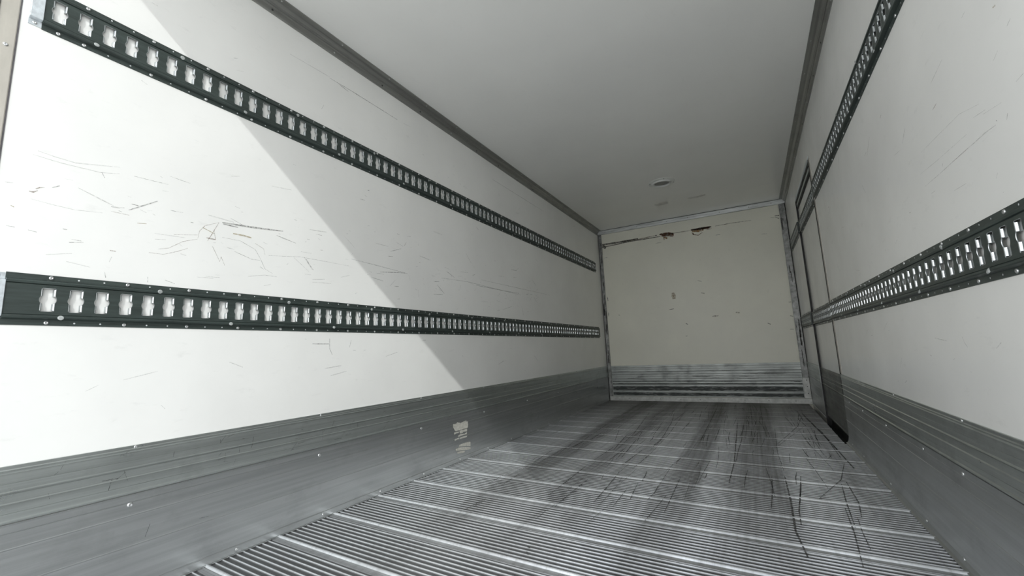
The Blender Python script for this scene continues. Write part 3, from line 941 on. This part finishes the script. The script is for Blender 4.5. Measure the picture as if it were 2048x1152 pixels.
def track(xw, s, zc, y0, y1, first, label, phase=0, cap=False, width=.1575, notch=False):
    t = empty('cargo_track', (xw, y0, zc), label, 'track', 'slotted cargo tracks on the side walls')
    hw = width / 2
    mb = MB()
    face = .0125
    n0 = math.ceil((y0 + P / 2 + .001 - first) / P)
    n1 = math.floor((y1 - P / 2 - .001 - first) / P)
    for k in range(n0, n1 + 1):
        cell(mb, first + k * P - y0, s, face)
    ya, yb = first + n0 * P - P / 2 - y0, first + n1 * P + P / 2 - y0
    L = y1 - y0
    for a, b in ((0, ya), (yb, L)):
        mb.add([(s * face, a, -FV), (s * face, b, -FV), (s * face, b, FV), (s * face, a, FV)], [(0, 1, 2, 3)])
    for q in (1, -1):
        # web and flange: (height, out)
        pr = [(FV, face), (.0470, face - .0015), (.0485, face + .0030), (.0540, face + .0042), (.0575, face + .0030), (.0618, .0030), (hw - .0006, .0026), (hw, .0012), (hw, 0)]
        for (h0, o0), (h1, o1) in zip(pr[:-1], pr[1:]):
            mb.add([(s * o0, 0, q * h0), (s * o0, L, q * h0), (s * o1, L, q * h1), (s * o1, 0, q * h1)], [(0, 1, 2, 3)])
        # closed ends
        for yy in (0, L):
            n = len(pr)
            mb.add([(s * o, yy, q * h) for h, o in pr] + [(0, yy, q * FV)], [tuple(range(n + 1))])
    for yy in (0, L):
        mb.add([(0, yy, -FV), (s * face, yy, -FV), (s * face, yy, FV), (0, yy, FV)], [(0, 1, 2, 3)])
    mb.build('rail', 'track', t)
    lm = lip_mesh(s)
    holes = MB()
    for k in range(n0, n1 + 1):
        o = link('slot_lip', lm, None, t)
        yy = first + k * P - y0
        o.location = (0, yy, 0)
        for q in (1, -1):
            zz = q * (hw - .0088)
            if (k % 3 == 1) or k == 0:
                rivet(t, (s * .0028, yy + .004, zz), 0, s, .0062)
            else:
                c = []
                for a in range(8):
                    c.append((s * .0032, yy + .004 + .0026 * math.cos(a * math.pi / 4), zz + .0026 * math.sin(a * math.pi / 4)))
                holes.add(c, [tuple(range(8))])
            if (k % 8 == 1 and q == -1) or (k % 8 == 5 and q == 1):
                pv, pf = lathe([(.0075, 0), (.0075, .0025), (.0060, .0035), (.0001, .0037)], 14)
                if ('pl', s) not in LIP:
                    me = mesh('plug', [(s * z, a, b) for a, b, z in pv], pf, smooth=False)
                    me.materials.append(MAT['plug'])
                    LIP[('pl', s)] = me
                o = link('plug', LIP[('pl', s)], None, t)
                o.location = (s * (face + .0020), yy + P / 2, q * .0550)
                o.rotation_euler = (0, q * s * .35, 0)
    if holes.v:
        link('rivet_hole', mesh('rivet_hole', holes.v, holes.f, True), 'hole', t, kind='stuff')
    if cap:
        c = MB()
        c.prism([(s * 0.001, -FV - .012), (s * .0150, -FV - .008), (s * .0160, -FV), (s * .0160, FV), (s * .0150, FV + .008), (s * .001, FV + .012)], 1, -.030, -.0005)
        ca = c.build('end_cap', 'cap', t, label='pale galvanised end cap')
        bevel(ca, .0012)
        for q in (1, -1):
            a, b = q * (FV + .012), q * (hw - .003)
            tb = MB().box(*sorted((0, s * .0022)), -.030, -.0005, *sorted((a, b))).build('tab', 'cap', ca)
            rivet(ca, (s * .0022, -.016, (a + b) / 2), 0, s, .0055)
    return t

S0, SU0 = .58905, .60071
track(0, 1, .9737, .5620, 6.1800, S0, 'long lower slotted cargo track on the sunlit left wall', cap=True)
track(0, 1, 1.9318, .5665, 6.2050, SU0, 'long upper slotted cargo track on the left wall, pale cap at its near end', cap=True)
track(W, -1, .9597, .5700, 4.1700, .593, 'lower slotted cargo track on the near right wall, ending at the side door')
track(W, -1, 1.9023, .5700, 4.1450, .607, 'upper slotted cargo track on the near right wall, ending high beside the side door')
track(XD, -1, .9597, 4.2550, 5.3780, 4.29, 'short lower slotted cargo track across the side door with a pale end cap', cap=True)
track(XD, -1, 1.9023, 4.2550, 5.3780, 4.29, 'short upper slotted cargo track across the side door', cap=True)
track(W, -1, .9597, 5.4050, 6.3300, 5.44, 'short lower slotted cargo track between the side door and the far corner')
track(W, -1, 1.9023, 5.4050, 6.3300, 5.44, 'short upper slotted cargo track between the side door and the far corner')

# ------------------------------------------------------------------ torn paper labels on the left kick plate
def torn(polys, label, y, z):
    root = empty('torn_label', (.0058, y, z), label, 'label')
    for q in polys:
        mb = MB()
        n = len(q)
        v = [(h, a - y, b - z) for h in (.0, .0006) for a, b in q]
        mb.add(v, [tuple(range(n)), tuple(range(2 * n - 1, n - 1, -1))] + [(i, (i + 1) % n, n + (i + 1) % n, n + i) for i in range(n)])
        mb.build('paper_strip', 'paper', root)
torn([[(2.704, .270), (2.730, .266), (2.758, .274), (2.790, .262), (2.800, .264), (2.859, .270), (2.868, .256), (2.883, .263), (2.881, .214), (2.787, .215), (2.727, .216), (2.703, .247)],
      [(2.712, .21), (2.766, .21), (2.768, .197), (2.74, .200), (2.714, .194)], [(2.776, .211), (2.87, .21), (2.869, .191), (2.83, .196), (2.81, .190), (2.781, .192)],
      [(2.754, .179), (2.79, .188), (2.83, .180), (2.866, .187), (2.863, .171), (2.82, .174), (2.764, .171)], [(2.713, .163), (2.767, .166), (2.766, .153), (2.74, .157), (2.717, .153)],
      [(2.774, .1645), (2.865, .163), (2.865, .152), (2.779, .154)]],
     'upper torn white paper label remnant on the left kick plate', 2.79, .21)
torn([[(2.772, .116), (2.84, .117), (2.907, .112), (2.908, .080), (2.88, .086), (2.84, .094), (2.803, .099), (2.767, .105)],
      [(2.726, .096), (2.76, .099), (2.813, .093), (2.905, .074), (2.904, .058), (2.85, .064), (2.791, .074), (2.73, .081)],
      [(2.742, .072), (2.79, .0705), (2.834, .0615), (2.833, .052), (2.78, .056), (2.745, .062)]],
     'lower torn yellowed paper label remnant on the left kick plate', 2.82, .09)
